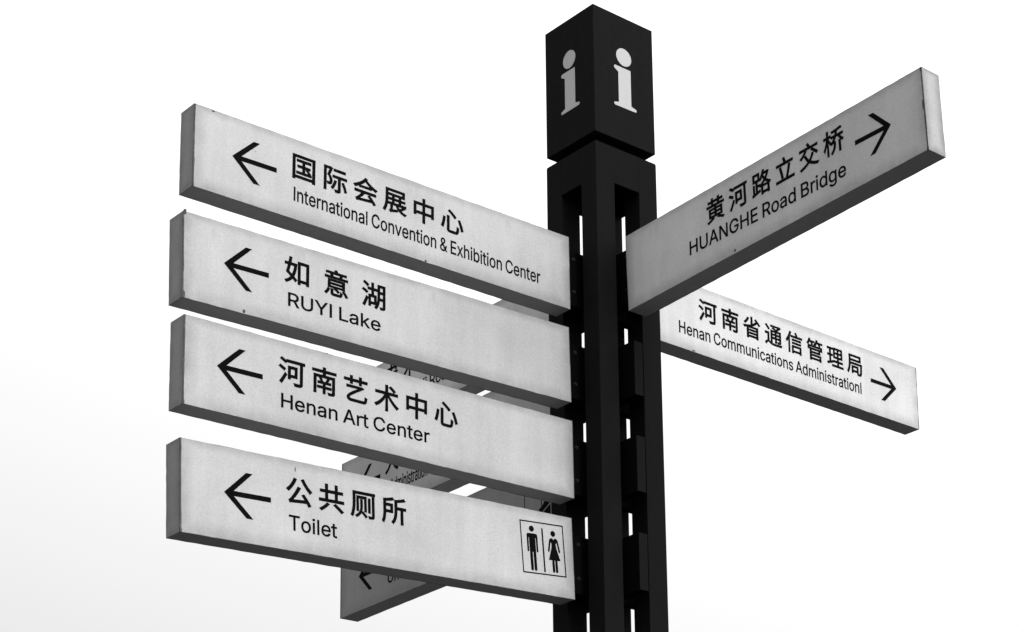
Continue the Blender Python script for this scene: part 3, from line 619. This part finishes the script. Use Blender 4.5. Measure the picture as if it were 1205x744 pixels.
chinese(D1, '艺术路', (1.0780, 4.4420), (.8900, 4.4420))
english(D1, 'Yi Road', (.9330, 4.3330), (.7415, 4.3330), .0405)
arrow(D1, (1.28, 4.40), (1.149, 4.40))
D2 = sign('grey sign behind the post seen above the toilet sign, reading Administration', -90, .1582, 1.3887, 3.9723, .2345, .0017, 1, M_dull)
chinese(D2, '人事局', (1.0863, 4.1310), (.8940, 4.1310))
english(D2, 'Administration', (1.0954, 4.0265), (.8798, 4.0255), .0440)
arrow(D2, (1.2849, 4.1000), (1.154, 4.1000)); stain(D2, .25, 4.035, .004, .010)
D3 = sign('grey sign behind the post whose left end shows below the toilet sign', -90, .1582, 1.3887, 3.6585, .2345, -.0038, 1, M_darkest)
english(D3, 'Underground', (1.1056, 3.7092), (.78, 3.7080), .0405)
arrow(D3, (1.2775, 3.7745), (1.1465, 3.7740))

# pictograms ----------------------------------------------------------------
def pic_piece(S, name, shapes, X0, Z0, parent=None, ang=0):
    bm = bmesh.new(); put = putter(S, X0, Z0, ang)
    for pts in shapes: join_bm(bm, flat_poly(pts, put, INK0, INK1, '', None, None))
    return from_bm(name, bm, M_ink, parent or S['root'])
def rect(x0, y0, x1, y1): return [(x0, y0), (x1, y0), (x1, y1), (x0, y1)]
def frame_shapes(w, h, t): return [rect(0, 0, w, t), rect(0, h - t, w, h), rect(0, t, t, h - t), rect(w - t, t, w, h - t)]
def circ(cx, cy, r, n=24): return [(cx + r * math.cos(2 * math.pi * k / n), cy + r * math.sin(2 * math.pi * k / n)) for k in range(n)]
def cap_bar(x0, x1, y0, y1, top=True, n=6):
    r = (x1 - x0) / 2; cx = (x0 + x1) / 2
    lo = [(cx + r * math.cos(math.pi + math.pi * k / n), y0 + r + r * math.sin(math.pi + math.pi * k / n)) for k in range(n + 1)]
    return lo + ([(x1, y1), (x0, y1)])
WF, HF = .1540, .1550
pa = math.atan2(.0065, .1530)
X, Z = loc(A4, .3405, 3.4070)
pic_piece(A4, 'pictogram_frame', frame_shapes(WF, HF, .0035), X, Z, ang=pa)
pic_piece(A4, 'divider_line', [rect(.0752, .008, .0802, .138)], X, Z, ang=pa)
# man: head, rounded shoulders, arms parted from the trunk, two legs
cx = .0400
man = [circ(cx, .1325, .0088)]
man.append([(cx - .0190, .106)] + [(cx - .0125 + .0065 * math.cos(math.radians(a)), .1120 + .0065 * math.sin(math.radians(a))) for a in (180, 150, 120, 90)]
           + [(cx + .0125 + .0065 * math.cos(math.radians(a)), .1120 + .0065 * math.sin(math.radians(a))) for a in (90, 60, 30, 0)]
           + [(cx + .0190, .106), (cx + .0122, .106), (cx + .0110, .106), (cx - .0110, .106), (cx - .0122, .106)])
man.append(rect(cx - .0110, .0640, cx + .0110, .1061))
man.append(cap_bar(cx - .0190, cx - .0132, .0640, .1061)); man.append(cap_bar(cx + .0132, cx + .0190, .0640, .1061))
man.append(cap_bar(cx - .0108, cx - .0014, .0085, .0641)); man.append(cap_bar(cx + .0014, cx + .0108, .0085, .0641))
pic_piece(A4, 'man_pictogram', man, X, Z, ang=pa)
cx = .1160
wom = [circ(cx, .1260, .0085)]
wom.append([(cx - .0060, .1130), (cx - .0105, .1115), (cx - .0125, .1040), (cx - .0075, .0960), (cx - .0085, .0840), (cx - .0205, .0470), (cx + .0205, .0470),
            (cx + .0085, .0840), (cx + .0075, .0960), (cx + .0125, .1040), (cx + .0105, .1115), (cx + .0060, .1130), (cx, .1080)])
wom.append([(cx - .0110, .1110), (cx - .0150, .1080), (cx - .0220, .0740), (cx - .0200, .0700), (cx - .0165, .0720), (cx - .0108, .1000)])
wom.append([(cx + .0110, .1110), (cx + .0108, .1000), (cx + .0165, .0720), (cx + .0200, .0700), (cx + .0220, .0740), (cx + .0150, .1080)])
wom.append(cap_bar(cx - .0095, cx - .0012, .0100, .0471)); wom.append(cap_bar(cx + .0012, cx + .0095, .0100, .0471))
pic_piece(A4, 'woman_pictogram', wom, X, Z, ang=pa)
# the half hidden symbol on the sign behind
X, Z = loc(D3, .3620, 3.6800)
pic_piece(D3, 'pictogram_frame', frame_shapes(.150, .155, .0022), X, Z)
pic_piece(D3, 'escalator_pictogram', [[(.074, .053), (.074, .067), (.086, .070), (.095, .080), (.110, .092), (.129, .092), (.129, .0755), (.0895, .055)], [(.0915, .050), (.129, .069), (.129, .030), (.100, .045)], rect(.0830, .0705, .0862, .115)], X, Z)

print('objects', len(bpy.data.objects))
